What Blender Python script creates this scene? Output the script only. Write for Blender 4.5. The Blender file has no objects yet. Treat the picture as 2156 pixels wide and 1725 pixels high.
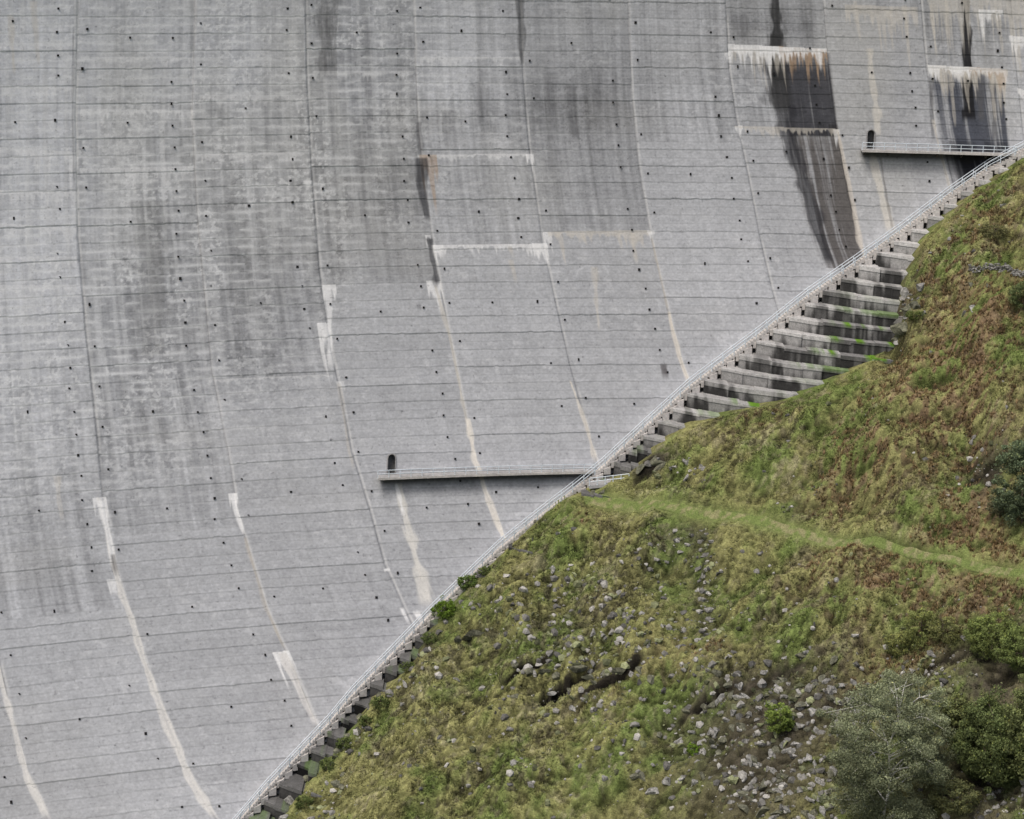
import bpy, math, random
import numpy as np
from mathutils import Vector, Matrix
random.seed(7); RNG=np.random.default_rng(7)
S=bpy.context.scene; COL=S.collection
# ------------------------------------------------------------ noise
_tab={}
def vn(x,y,seed=0):
    if seed not in _tab: _tab[seed]=np.random.default_rng(seed+100).random((256,256))
    t=_tab[seed]; x=np.asarray(x,float); y=np.asarray(y,float); x,y=np.broadcast_arrays(x,y)
    xi=np.floor(x).astype(np.int64); yi=np.floor(y).astype(np.int64)
    fx=x-xi; fy=y-yi; fx=fx*fx*(3-2*fx); fy=fy*fy*(3-2*fy)
    a=t[xi&255,yi&255]; b=t[(xi+1)&255,yi&255]; c=t[xi&255,(yi+1)&255]; d=t[(xi+1)&255,(yi+1)&255]
    return (a*(1-fx)+b*fx)*(1-fy)+(c*(1-fx)+d*fx)*fy
def fbm(x,y,o=4,seed=0):
    s=0;a=1;n=0
    for i in range(o):
        s=s+a*vn(np.asarray(x)*2**i+17*i,np.asarray(y)*2**i+31*i,seed+i); n+=a; a*=.5
    return s/n
def sst(a,b,x):
    t=np.clip((x-a)/(b-a),0,1); return t*t*(3-2*t)
# ------------------------------------------------------------ camera, and pixel rays used to place things
CAM=np.array([0.,-300.,135.]); PITCH=math.radians(14); ROLL=math.radians(1.5); LENS=80.0
FP=2156*LENS/36
fw=np.array([0,math.cos(PITCH),-math.sin(PITCH)]); r0=np.array([1.,0,0]); u0=np.cross(r0,fw)
rt=math.cos(ROLL)*r0+math.sin(ROLL)*u0; up=math.cos(ROLL)*u0-math.sin(ROLL)*r0
cd=bpy.data.cameras.new("camera"); cd.lens=LENS; cd.sensor_width=36; cd.clip_end=5000; cd.clip_start=1
co=bpy.data.objects.new("camera",cd); COL.objects.link(co); S.camera=co
M=Matrix(((rt[0],up[0],-fw[0],CAM[0]),(rt[1],up[1],-fw[1],CAM[1]),(rt[2],up[2],-fw[2],CAM[2]),(0,0,0,1)))
co.matrix_world=M
def rays(p):
    p=np.atleast_2d(np.asarray(p,float))
    return fw+rt*((p[:,0:1]-1078)/FP)+up*((862.5-p[:,1:2])/FP)
def project(P):
    q=P-CAM; z=q@fw
    return np.stack([1078+FP*(q@rt)/z,862.5-FP*(q@up)/z],-1),z
# ------------------------------------------------------------ dam face surface
def F(X,Z):
    t=(115-Z)/100
    return .2*X-.00187*X*X+11-(5*t+27.5*t*np.abs(t))
def hit(p,fun):
    d=rays(p); lo=np.full(len(d),60.); hi=np.full(len(d),600.)
    for _ in range(50):
        m=(lo+hi)/2; P=CAM+d*m[:,None]; g=P[:,1]-fun(P[:,0],P[:,2])
        hi=np.where(g>0,m,hi); lo=np.where(g>0,lo,m)
    return CAM+d*((lo+hi)/2)[:,None]
def inter(x,xs,ys):
    o=np.argsort(xs); xs=np.asarray(xs)[o]; ys=np.asarray(ys)[o]
    r=np.interp(x,xs,ys); x=np.asarray(x,float)
    sl=(ys[1]-ys[0])/(xs[1]-xs[0]); r=np.where(x<xs[0],ys[0]+sl*(x-xs[0]),r)
    sh=(ys[-1]-ys[-2])/(xs[-1]-xs[-2]); r=np.where(x>xs[-1],ys[-1]+sh*(x-xs[-1]),r)
    return r
JP=[[(-85,0),(-80,500),(-55,1000),(0,1400),(25,1510),(60,1640),(100,1725)],
[(163,0),(158,250),(163,500),(180,700),(205,930),(215,1040),(240,1190),(270,1290),(310,1410),(355,1530),(400,1640),(455,1725)],
[(410,0),(404,250),(413,430),(430,620),(445,780),(480,950),(500,1080),(530,1180),(560,1280),(600,1370),(640,1460),(668,1530)],
[(643,0),(645,150),(655,350),(672,570),(697,740),(715,820),(740,950),(780,1080),(810,1190),(850,1280),(880,1340)],
[(870,0),(875,150),(880,270),(895,400),(915,540),(945,700),(975,850),(1000,970),(1020,1030),(1050,1110),(1065,1140)],
[(1093,0),(1100,150),(1112,300),(1140,500),(1170,640),(1200,770),(1230,880),(1255,970)],
[(1322,0),(1330,200),(1345,350),(1370,500),(1405,650),(1430,750),(1450,805)],
[(1527,0),(1535,150),(1550,250),(1575,370),(1600,500),(1625,610),(1640,660)],
[(1733,0),(1745,150),(1762,280),(1785,410),(1810,510),(1825,545)],
[(1938,0),(1950,140),(1970,280),(2000,400)],
[(2128,0),(2140,150),(2156,300)]]
JW=[]
for j in JP:
    w=hit(j,F); JW.append((w[:,2],w[:,0]))
def joints(Z):
    Z=np.asarray(Z,float)
    a=[inter(Z,z,x) for z,x in JW]
    a=[a[0]-16]+a+[a[-1]+13.5]
    return np.stack(a,-1)           # index k -> u=k-1
def u2x(u,Z):
    J=joints(Z); k=np.clip(np.floor(u+1).astype(int),0,J.shape[-1]-2); f=u+1-k
    a=np.take_along_axis(J,k[...,None],-1)[...,0]; b=np.take_along_axis(J,(k+1)[...,None],-1)[...,0]
    return a*(1-f)+b*f
def x2u(X,Z):
    J=joints(Z); out=[]
    for i in range(len(X)): out.append(inter(X[i],J[i],np.arange(J.shape[1])-1.))
    return np.array(out)
def p2uz(p):
    w=hit(p,F); return x2u(w[:,0],w[:,2]),w[:,2]
# stair
SP=[(500,1735),(560,1665),(690,1528),(740,1468),(820,1385),(910,1292),(1050,1158),(1150,1078),(1190,1048),(1265,988),(1330,928),(1450,818),(1600,706),(1700,627),(1800,558),(1900,487),(2000,412),(2080,357),(2156,317)]
SW=hit(SP,lambda X,Z:F(X,Z)-1.0)
def Xs(Z): return inter(Z,SW[:,2],SW[:,0])
def Zs(X): return inter(X,SW[:,0],SW[:,2])
# abutment (bench) front surface
def YB(X,Z):
    xs=Xs(Z); q=np.maximum(X-xs,0)
    return F(xs,Z)-2.1-2.2*(1-np.exp(-q/4))-.42*q
# ------------------------------------------------------------ helpers
def link(o,parent=None):
    COL.objects.link(o)
    if parent is not None: o.parent=parent
    return o
def build(name,V,Fc,mat,cols=None,smooth=False,parent=None,attr="Col"):
    V=np.asarray(V,np.float32); Fc=np.asarray(Fc,np.int32); me=bpy.data.meshes.new(name)
    k=Fc.shape[1]; me.vertices.add(len(V)); me.vertices.foreach_set("co",V.ravel())
    me.loops.add(Fc.size); me.loops.foreach_set("vertex_index",Fc.ravel())
    me.polygons.add(len(Fc)); me.polygons.foreach_set("loop_start",np.arange(0,Fc.size,k,dtype=np.int32))
    me.update(calc_edges=True)
    me.polygons.foreach_set("use_smooth",np.full(len(Fc),smooth))
    if cols is not None:
        ca=me.color_attributes.new(attr,'FLOAT_COLOR','POINT')
        c=np.ones((len(V),4),np.float32); c[:,:3]=cols; ca.data.foreach_set("color",c.ravel())
    me.materials.append(mat); me.update()
    o=bpy.data.objects.new(name,me); link(o,parent); return o
def empty(name,loc=(0,0,0)):
    o=bpy.data.objects.new(name,None); o.location=loc; link(o); bpy.context.view_layer.update(); return o
def meta(o,label,cat,group=None):
    o["label"]=label; o["category"]=cat
    if group: o["group"]=group
class Acc:
    def __init__(s): s.v=[];s.f=[];s.n=0
    def add(s,v,f):
        v=np.asarray(v,float); s.v.append(v); s.f.append(np.asarray(f)+s.n); s.n+=len(v)
    def box8(s,v):   # bottom 0-3 ccw, top 4-7
        s.add(v,[(0,3,2,1),(4,5,6,7),(0,1,5,4),(1,2,6,5),(2,3,7,6),(3,0,4,7)])
    def tube(s,p,q,r,r2=None,n=6):
        p=np.array(p,float);q=np.array(q,float); r2=r if r2 is None else r2
        d=q-p; L=np.linalg.norm(d); d/=max(L,1e-6)
        a=np.cross(d,[0,0,1.]); 
        if np.linalg.norm(a)<.05: a=np.array([1.,0,0])
        a/=np.linalg.norm(a); b=np.cross(d,a)
        an=np.arange(n)*2*math.pi/n; c=np.cos(an)[:,None]*a+np.sin(an)[:,None]*b
        v=np.vstack([p+c*r,q+c*r2])
        f=[(i,(i+1)%n,n+(i+1)%n,n+i) for i in range(n)]
        s.add(v,f)
    def out(s): return np.vstack(s.v),np.vstack(s.f)
# ------------------------------------------------------------ materials
def newmat(name):
    m=bpy.data.materials.new(name); m.use_nodes=True; nt=m.node_tree; nt.nodes.clear()
    o=nt.nodes.new("ShaderNodeOutputMaterial"); b=nt.nodes.new("ShaderNodeBsdfPrincipled")
    nt.links.new(b.outputs[0],o.inputs[0]); b.inputs["Roughness"].default_value=.9
    b.inputs["Specular IOR Level"].default_value=.2
    return m,nt,b
def mat_surface(name,color=None,attr=False,noises=((6,.25),),rough=.9,bump=0,bscale=6,spec=.2,stretch=(1,1,1)):
    m,nt,b=newmat(name); N=nt.nodes; L=nt.links
    tc=N.new("ShaderNodeTexCoord"); mp=N.new("ShaderNodeMapping"); mp.inputs["Scale"].default_value=stretch
    L.new(tc.outputs["Object"],mp.inputs["Vector"])
    if attr:
        a=N.new("ShaderNodeAttribute"); a.attribute_name="Col"; cur=a.outputs["Color"]
    else:
        a=N.new("ShaderNodeRGB"); a.outputs[0].default_value=(*color,1); cur=a.outputs[0]
    for sc,am in noises:
        n=N.new("ShaderNodeTexNoise"); n.inputs["Scale"].default_value=sc; n.inputs["Detail"].default_value=5; n.inputs["Roughness"].default_value=.65
        L.new(mp.outputs[0],n.inputs["Vector"])
        r=N.new("ShaderNodeMapRange"); r.inputs[1].default_value=.3; r.inputs[2].default_value=.7; r.inputs[3].default_value=1-am; r.inputs[4].default_value=1+am
        L.new(n.outputs[0],r.inputs[0])
        mu=N.new("ShaderNodeVectorMath"); mu.operation='SCALE'; L.new(cur,mu.inputs[0]); L.new(r.outputs[0],mu.inputs["Scale"]); cur=mu.outputs[0]
    L.new(cur,b.inputs["Base Color"]); b.inputs["Roughness"].default_value=rough; b.inputs["Specular IOR Level"].default_value=spec
    if bump:
        n=N.new("ShaderNodeTexNoise"); n.inputs["Scale"].default_value=bscale; n.inputs["Detail"].default_value=6
        L.new(tc.outputs["Object"],n.inputs["Vector"])
        bp=N.new("ShaderNodeBump"); bp.inputs["Strength"].default_value=.6; bp.inputs["Distance"].default_value=bump
        L.new(n.outputs[0],bp.inputs["Height"]); L.new(bp.outputs[0],b.inputs["Normal"])
    return m
M_dam=mat_surface("weathered_dam_concrete",attr=True,noises=((.9,.04),(3.5,.10)),bump=.04,bscale=2.5)
M_bench=mat_surface("stained_step_concrete",attr=True,noises=((1.2,.25),(5,.25)),bump=.06,bscale=2)
M_step=mat_surface("pale_stair_concrete",(.52,.495,.465),noises=((3,.22),(.5,.18)))
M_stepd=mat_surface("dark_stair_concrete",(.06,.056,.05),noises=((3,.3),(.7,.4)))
M_deck=mat_surface("walkway_concrete",(.34,.335,.33),noises=((2,.25),(.4,.2)))
M_rail=mat_surface("galvanised_steel",(.62,.68,.72),noises=((1,.15),),rough=.5,spec=.5)
M_dark=mat_surface("dark_opening",(.02,.019,.019),noises=((3,.3),))
M_niche=mat_surface("recess_concrete",(.11,.11,.11),noises=((2,.4),))
M_trim=mat_surface("doorway_concrete",(.26,.255,.25),noises=((3,.3),))
M_ground=mat_surface("hillside_turf",attr=True,noises=((1.7,.22),(6,.42)),bump=.3,bscale=3,rough=1,spec=.05)
M_valley=mat_surface("valley_turf",(.06,.075,.03),noises=((.05,.4),(1,.3)),rough=1)
M_grass=mat_surface("grass_blades",attr=True,noises=((.3,.12),),rough=.8,spec=.1)
M_leaf=mat_surface("foliage",attr=True,noises=((.7,.2),),rough=.7,spec=.2)
M_bark=mat_surface("bark",attr=True,noises=((3,.3),),rough=.9)
M_rock=mat_surface("lichen_rock",(.25,.245,.225),noises=((1.3,.5),(5,.5)),bump=.2,bscale=3)
M_rockd=mat_surface("mossy_rock",(.125,.125,.088),noises=((1,.6),(5,.5)),bump=.25,bscale=3)
M_stone=mat_surface("pale_stones",attr=True,noises=((1,.35),(6,.4)))
# ------------------------------------------------------------ DAM
NU,NZ=1500,1300
uu=np.linspace(-.9,10.95,NU); zz=np.linspace(2,124,NZ)
U,Z=np.meshgrid(uu,zz)
J=joints(zz)
kk=np.clip(np.floor(uu+1).astype(int),0,J.shape[1]-2); ff=uu+1-kk
X=J[:,kk]*(1-ff)+J[:,kk+1]*ff
blk=np.floor(uu).astype(int); fr=uu-blk
BL=np.broadcast_to(blk,U.shape); FRm=np.broadcast_to(fr,U.shape)
Sx=U*14.5
rb=np.random.default_rng(3)
off=rb.uniform(0,1,16)*.35; off=off[blk+1][None,:]
hgt=np.where(blk>=7,1.9,2.2)[None,:]
wob=(vn(Sx*.22,Z*.2,5)-.5)*.08+(vn(Sx*1.3,Z*.5,6)-.5)*.08
zp=Z+off+wob
lk=np.floor(zp/hgt); lf=zp/hgt-lk       # 0 bottom ..1 top
rt2=np.random.default_rng(9).uniform(-1,1,(20,80))
lt=rt2[(BL+1)%20,(lk.astype(int))%80]; lt2=rt2[(BL+9)%20,((lk*2+(lf>.5)).astype(int))%80]
ZBp={-1:(-100,1330),0:(90,1295),1:(360,1120),2:(570,795),3:(780,598),4:(1020,515),5:(1250,487),6:(1440,300),7:(1650,268),8:(1840,30),9:(2040,140),10:(2200,150)}
zb=np.array([hit([ZBp[b]],F)[0,2] for b in range(-1,11)])
ZB=zb[np.clip(blk+1,0,11)][None,:]
above=sst(-.15,.15,Z-ZB+wob)
btone=np.array([0,.035,-.03,-.035,-.045,.015,-.035,.03,-.01,.0,-.03,.01,0,0,0,0,0,0,0,0])[(blk+1)%20][None,:]
btone=btone*(.4+.6*above)
tone=.418+.016*lt+.014*lt2-.026*above+btone
tone=tone+.015*(fbm(Sx/9,Z/12,3,20)-.5)*2
vst=fbm(Sx*1.5,Z*.05,4,30)
tone=tone*(1+(.08+above*.24)*(vst-.5)*2)
tone=tone*(1+.10*above*(fbm(Sx*4.5,Z*.12,3,33)-.5)*2)
tone=tone*(1+(.04+.04*above)*(fbm(Sx*.8,Z*2.4,4,40)-.5)*2)
tone=tone*(1+.17*(fbm(Sx*4,Z*5,2,45)-.5)*2)
tone=tone*(1-(.025+.06*above)*(np.sin(zp*2*math.pi/.55)>.3)*vn(Sx*.4,lk*2.2,57))
def blob(x,y,rx,ry,a):
    global tone
    w=hit([(x,y)],F)[0]; sx=rx/15.; sz=ry/15.
    tone=tone+a*np.exp(-((X-w[0])/sx)**2-((Z-w[2])/sz)**2)
for b in [(30,150,260,420,.09),(300,60,330,130,.08),(40,560,120,160,.08),(330,640,90,300,-.06),(540,620,110,170,-.07),(770,380,120,130,-.09),(990,255,110,45,-.08),
 (1210,225,100,80,-.15),(530,120,90,120,.06),(950,150,60,70,.06),(1000,60,90,60,.05),(100,900,120,200,-.02),(80,1160,110,120,-.05),(900,1300,200,120,-.04),
 (1630,50,110,45,-.13),(1850,230,120,150,-.06),(1450,200,100,150,-.03),(2040,60,140,60,-.05),(1150,380,300,60,-.03),(1000,430,110,60,-.02),(220,1000,40,200,-.02),(1450,450,120,150,.02)]: blob(*b)
R=np.stack([tone*.985,tone*1.0,tone*1.028],-1)
def mixc(mask,c,a=1.0):
    global R
    m=np.clip(mask*a,0,1)[...,None]; R=R*(1-m)+np.array(c)*m
pxl=1.1*sst(-8,-60,X)*sst(38,70,Z)+.75*sst(25,-30,X)*sst(70,95,Z)
nearl=np.exp(-np.minimum(np.minimum(lf,1-lf),np.abs(lf-.5))*hgt/.16)
mot=sst(.44,.66,fbm(Sx*.6,Z*1.6,5,60)+.10*nearl)*(.08+.92*nearl)
mixc(np.clip(pxl,0,1)*mot,(.74,.745,.74),.9)
mixc(np.clip(pxl,0,1)*sst(.48,.72,fbm(Sx*2.2,Z*.07,4,62)),(.64,.645,.64),.35)
mixc(np.clip(pxl,0,1)*sst(.56,.64,fbm(Sx*2.6,Z*2.6,4,64))*sst(.45,.6,fbm(Sx*.3,Z*.2,3,65)),(.70,.705,.70),.6)
mixc(sst(.60,.70,fbm(Sx*1.3,Z*1.6,5,66))*sst(.5,.6,fbm(Sx*.15,Z*.15,2,67)),(.60,.605,.61),.35)
mixc(sst(.5,.8,fbm(Sx/14,Z/9,4,70))*.25,(.38,.365,.33),.5)
tint=sst(.5,.75,fbm(Sx/10,Z/30,3,75))*sst(60,110,Z)
mixc(tint*.22,(.50,.49,.44))
mixc(sst(.60,.70,fbm(Sx*.4,Z*.9,5,76))*(1-above)*.5,(.50,.505,.51),.4)
dl=np.minimum(lf,1-lf)*hgt
lstr=.45+.55*rt2[(3+BL)%20,((lk+(lf>.5)).astype(int)*7)%80]**2
ln=np.exp(-(dl/.075)**2)*(.3+.7*sst(.25,.8,vn(Sx*.5,lk*3.1,80)))*lstr
R=R*(1-.22*ln[...,None])  # pour lines, with the thin shadow below each ledge painted in
hl=np.exp(-((lf-.5)*hgt/.07)**2)*(.35+.65*vn(Sx*.45,lk*4.1,58)); R=R*(1-.18*hl[...,None])
hl2=np.exp(-(((lf-.5)*hgt-.16)/.09)**2)*(.3+.7*vn(Sx*.45,lk*4.1+7,58)); R=R*(1+.12*hl2[...,None])
lnl=np.exp(-((lf*hgt-.18)/.10)**2)*sst(.15,.7,vn(Sx*.6,lk*5.7,81)); R=R*(1+.17*lnl[...,None])
R=R*(1-.08*(np.exp(-((1-lf)*hgt)/.35)*(vn(Sx*.7,lk*2.3,82)))[...,None])
R=R*(1+.08*(((lf*2)%1)-.5)[...,None])  # shading towards the bottom of each half lift, put into the colour
fv=np.abs(((FRm*6+.5)%1)-.5)/6*14.5
R=R*(1-.09*(np.exp(-(fv/.08)**2)*sst(.35,.7,vn(BL*7.7+np.floor(FRm*6),lk,83)))[...,None])
dj=np.minimum(FRm,1-FRm)*14.5
R=R*(1-.42*(np.exp(-(dj/.085)**2)*(.35+.65*vn(BL*3.3,Z*.3,84)))[...,None])
mixc(np.exp(-((FRm*14.5-.24)/.13)**2)*sst(.25,.6,fbm(BL*9.1,Z*.25,3,85))*.65,(.60,.595,.58))
th=(np.abs(lf*hgt-1.0)<.07)&(np.abs(((Sx/1.6)%1)-.5)<.045)&(vn(np.floor(Sx/1.6)*3.3,lk*1.7,86)>.84)
R=np.where(th[...,None],R*.6,R)
def streak(pts,w0,w1,c,a,soft=1.0,brk=.35,seed=0):
    global R
    u_,z_=p2uz(pts); o=np.argsort(z_); u_=u_[o]; z_=z_[o]
    r0_,r1_=np.searchsorted(zz,[z_[0],z_[-1]]); sl=slice(r0_,r1_+1); zr=zz[sl]
    if len(zr)<2: return
    uc=np.interp(zr,z_,u_); k=(zr-z_[0])/(z_[-1]-z_[0]); w=(w1+(w0-w1)*k)/15.
    w=w*(.6+.8*vn(zr*.7,zr*0,seed+90))
    uc=uc[:,None]+(vn(zr*.5,zr*0,seed+91)[:,None]-.5)*.35*(w[:,None]/14.5)
    d=np.abs(U[sl]-uc)*14.5/w[:,None]
    n=fbm(Sx[sl]*3,Z[sl]*.35,3,seed+92)
    m=sst(1.0,1-soft*.55,d+ (n-.5)*.9)*(1-brk+brk*2*(n-.2))
    e=np.minimum(1,np.minimum((zr-z_[0])/1.0,(z_[-1]-zr)/.3))[:,None]
    m=np.clip(m*a*np.clip(e,0,1),0,1)[...,None]; R[sl]=R[sl]*(1-m)+np.array(c)*m
def drips(x0,y0,x1,y1,ln,c,a,seed=0,solid=.15,freq=1.5):
    global R
    (ua,ub),(za,zb2)=p2uz([(x0,y0),(x1,y1)])
    L=ln/15.; cs=np.where((uu>=ua-.004)&(uu<=ub+.004))[0]
    if len(cs)==0: return
    zt=np.interp(uu[cs],[ua,ub],[za,zb2]); s=uu[cs]*14.5
    h=vn(s*freq*.6,s*0+seed,seed+93)*.55+vn(s*freq*2.6,s*0+seed,seed+94)*.6
    h=solid*L*(.4+1.2*vn(s*1.1,s*0+3,seed+98))+L*np.clip(h,0,1)**2.6*(1-solid)*1.25
    r0_,r1_=np.searchsorted(zz,[zt.min()-L*1.3-1,zt.max()+1]); sl=slice(r0_,r1_)
    zr=zz[sl][:,None]; dd=(zt[None,:]-zr)
    m=(dd>0)*sst(1.0,.55,dd/h[None,:])*(.55+.45*vn(s[None,:]*5,zr*.4,seed+95))
    m=np.clip(m*a,0,1)[...,None]; blkR=R[r0_:r1_,cs[0]:cs[-1]+1]; R[r0_:r1_,cs[0]:cs[-1]+1]=blkR*(1-m)+np.array(c)*m
def wet(pl,pr,c,a,seed=0,vary=.5):
    global R
    ul,zl=p2uz(pl); ur,zr_=p2uz(pr); z0=min(zl.min(),zr_.min()); z1=max(zl.max(),zr_.max())
    r0_,r1_=np.searchsorted(zz,[z0,z1]); sl=slice(r0_,r1_); z=zz[sl]
    a0=inter(z,zl,ul)[:,None]; a1=inter(z,zr_,ur)[:,None]
    t=(U[sl]-a0)/(a1-a0); n=fbm(Sx[sl]*1.5,Z[sl]*.07,4,seed+96)+.40*(fbm(Sx[sl]*4,Z[sl]*.12,3,seed+99)-.5)
    m=sst(-.10,.18,t+(n-.5)*.32)*sst(1.02,.96,t)*(1-vary+vary*sst(.32,.58,n+.25*(1-np.clip(t,0,1))))
    topf=np.clip((z1-z)/2.5,0,1)[:,None]; m=m*(topf*.5+.5*sst(.35,.6,n+topf*.3))
    m=np.clip(m*a,0,1)[...,None]; R[sl]=R[sl]*(1-m)+R[sl]*m*(np.array(c)/.37)
Wc=(.80,.795,.78); Or=(.40,.28,.18); Bg=(.58,.54,.47); Dk=(.04,.04,.045); Bk=(.07,.06,.055)
wet([(1618,112),(1650,285)],[(1748,112),(1767,285)],(.045,.045,.052),.95,1,.5)
wet([(1650,262),(1700,430),(1742,565)],[(1765,262),(1797,430),(1828,565)],(.085,.076,.070),.92,2,.5)
streak([(1630,110),(1645,200),(1665,300),(1715,450),(1748,560)],34,16,(.03,.03,.035),.9,1,.3,3)
wet([(1960,146),(1992,300),(2022,400)],[(2110,146),(2125,300),(2135,400)],(.055,.06,.075),.95,4,.65)
wet([(1990,300),(2020,400)],[(2125,300),(2135,400)],(.03,.03,.032),.92,5,.3)
streak([(2033,-60),(2035,60),(2045,260)],11,18,(.015,.015,.017),1.0,.6,.05,6)
streak([(1634,-20),(1636,60),(1640,180)],9,22,(.03,.03,.03),.95,.9,.15,7)
streak([(1634,70),(1645,240)],20,34,(.04,.04,.04),.85,1,.25,8)
streak([(690,-60),(688,170)],34,20,(.13,.13,.13),.8,1,.4,9)
streak([(1092,-60),(1098,140)],16,7,(.09,.09,.09),.8,1,.3,10)
streak([(645,-60),(645,60)],12,6,(.16,.16,.16),.4,1,.4,11)
streak([(408,-60),(405,160)],9,5,(.2,.2,.2),.3,1,.4,11)
streak([(320,420),(318,760)],50,30,(.20,.20,.195),.45,1,.3,12)
for i,(x,y0,y1,w,a) in enumerate([(1960,160,300,10,.8),(2060,150,260,16,.8),(2090,170,300,12,.8),(1205,180,300,20,.5),(1160,150,260,14,.35),(1255,130,240,18,.35),(760,260,480,16,.3),(700,220,330,14,.3),(560,150,330,12,.2),(1005,170,260,18,.3),(940,230,320,20,.35),(1560,30,90,26,.5),(1700,40,95,20,.4),(250,0,300,20,.15),(480,420,640,22,.25),(600,480,620,20,.25),(830,300,470,14,.3),(1290,140,260,12,.3),(1130,180,280,10,.3)]):
    streak([(x,y0),(x+6,y1)],w,w*.5,(.10,.10,.105),a,1,.5,50+i)
for i in range(34):
    x=random.uniform(420,1500); y=random.uniform(-40,420)
    if y>560-x*.25: y*=.4
    streak([(x,y),(x+random.uniform(0,8),y+random.uniform(80,300))],random.uniform(4,11),4,(.16,.16,.165),random.uniform(.10,.26),1,.5,200+i)
for i,(x,y0,y1) in enumerate([(1180,490,560),(1225,488,520),(1300,488,530),(1330,487,560),(1070,515,545),(1905,10,150),(1960,5,120),(1250,560,700),(1075,545,600),(120,1000,1100),(70,0,140),(20,30,160),(1870,20,110),(2000,150,270),(2030,150,240),(2085,150,260),(1990,-10,110),(2100,20,120),(1800,0,90),(2140,80,170)]):
    streak([(x,y0),(x+12,y1)],8,3,(.58,.54,.47),.55,1,.5,80+i)
for i in range(30):
    x=12+i*13+random.uniform(-6,6); y=random.uniform(-40,250); streak([(x,y),(x+2,y+random.uniform(120,380))],6,4,(.68,.68,.67),random.uniform(.15,.4),1,.5,110+i)
for x0,y0,x1,y1,l,c,a,s in [(1540,100,1660,105,90,Bg,.6,4),(1533,93,1645,98,75,Wc,.97,1),(1640,98,1740,104,70,Or,.85,2),(1600,97,1740,103,55,Wc,.95,3),
  (1953,137,2120,146,95,Bg,.85,5),(1953,137,2050,142,50,Wc,.9,6),(2040,141,2118,146,55,Or,.6,7),(2000,139,2118,146,30,Wc,.7,47),
  (1940,-20,2156,-10,150,(.56,.53,.47),.7,8),(2060,20,2110,22,70,Wc,.9,9),(1780,10,1930,15,110,Bg,.6,10),(2125,75,2156,78,60,Wc,.9,31),(2143,185,2156,190,30,Wc,.9,32),
  (678,600,706,599,75,Wc,.95,11),(668,680,694,680,110,Wc,.95,12),(897,592,927,592,60,Wc,.95,13),(1143,488,1160,488,85,Wc,.95,14),(908,516,1150,513,30,Wc,.8,15),(908,516,932,516,45,Wc,.9,33),(1120,513,1152,512,60,Wc,.9,34),
  (1155,488,1370,485,40,Bg,.7,16),(1363,485,1376,485,60,Wc,.8,17),(880,326,1118,324,18,Wc,.6,18),(884,326,918,326,110,Or,.75,19),(1108,325,1122,325,70,Wc,.9,20),
  (482,1040,498,1039,85,Wc,.95,21),(574,1374,608,1370,95,Wc,.95,22),(808,1198,818,1197,25,Wc,.9,23),(225,1220,252,1218,60,Wc,.8,24),(196,1048,222,1046,70,Wc,.95,25),
  (1548,265,1562,265,40,Wc,.8,26),(1755,272,1766,272,50,Wc,.8,27),(1548,265,1765,272,24,Bg,.6,29),(708,803,722,803,40,Wc,.6,35),(1526,110,1536,110,30,Wc,.7,36),(895,495,905,495,40,Wc,.8,37),
  (150,180,164,180,30,Wc,.5,38),(146,330,164,330,120,Wc,.6,39),(440,800,700,789,12,Wc,.35,40),(0,310,160,320,50,Wc,.5,41),(0,470,160,480,50,Wc,.55,42),(415,325,640,322,26,Wc,.5,43),(170,355,405,350,40,Wc,.5,44),(0,600,160,600,30,Wc,.4,45),(640,380,655,380,30,Wc,.7,46),(0,180,160,184,40,Wc,.5,48),(170,230,405,232,30,Wc,.5,49),(415,200,640,200,26,Wc,.4,50),(0,90,160,92,30,Wc,.4,51),(170,120,405,120,24,Wc,.4,52),(0,400,160,404,36,Wc,.5,53),(0,540,160,540,30,Wc,.45,54),(660,150,870,150,22,Wc,.35,55),(885,120,1095,120,24,Wc,.4,56)]:
    drips(x0,y0,x1,y1,l,c,a,s)
Js=(.69,.67,.63)
streak([(205,1046),(218,1080),(238,1190),(270,1290),(310,1412),(355,1532),(400,1642),(455,1725)],5,8,Js,.95,.8,.3,13)
streak([(210,1050),(226,1120),(240,1190)],10,5,Wc,.9,1,.2,14)
streak([(236,1165),(246,1215)],9,6,Bk,.6,1,.3,15)
streak([(-5,1400),(22,1510),(58,1640),(98,1725)],4,8,Js,.9,.8,.3,16)
streak([(488,1040),(500,1085),(515,1130)],9,3,Wc,.9,1,.2,17)
streak([(515,1130),(560,1280),(600,1370)],3,3,(.50,.46,.40),.6,1,.4,18)
streak([(592,1372),(620,1430),(645,1480),(665,1530)],12,5,(.62,.60,.57),.85,1,.3,19)
streak([(688,600),(694,650),(698,780)],7,5,Wc,.8,1,.4,20)
streak([(712,805),(720,850),(745,990)],4,3,(.50,.47,.42),.6,1,.4,21)
streak([(915,600),(945,700),(975,850),(1000,968)],4,4,(.57,.54,.48),.8,1,.4,22)
streak([(985,880),(1000,968),(1022,1035),(1052,1112),(1067,1145)],5,7,(.70,.66,.59),.95,.8,.3,23)
streak([(1200,800),(1232,890),(1256,975)],3,6,(.64,.60,.53),.9,1,.3,24)
streak([(1372,500),(1408,660)],3,3,(.5,.46,.4),.6,1,.5,25)
streak([(1408,655),(1430,750),(1452,808)],4,6,(.66,.61,.53),.9,1,.3,26)
streak([(1765,275),(1797,430),(1822,545)],4,7,(.60,.55,.48),.85,1,.3,27)
streak([(1965,250),(2002,405)],4,4,(.54,.51,.46),.8,1,.3,28)
streak([(1830,100),(1842,200),(1850,290)],9,10,(.58,.55,.49),.85,1,.3,29)
streak([(1838,325),(1855,400),(1878,492)],8,13,(.60,.57,.51),.85,.8,.2,30)
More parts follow.
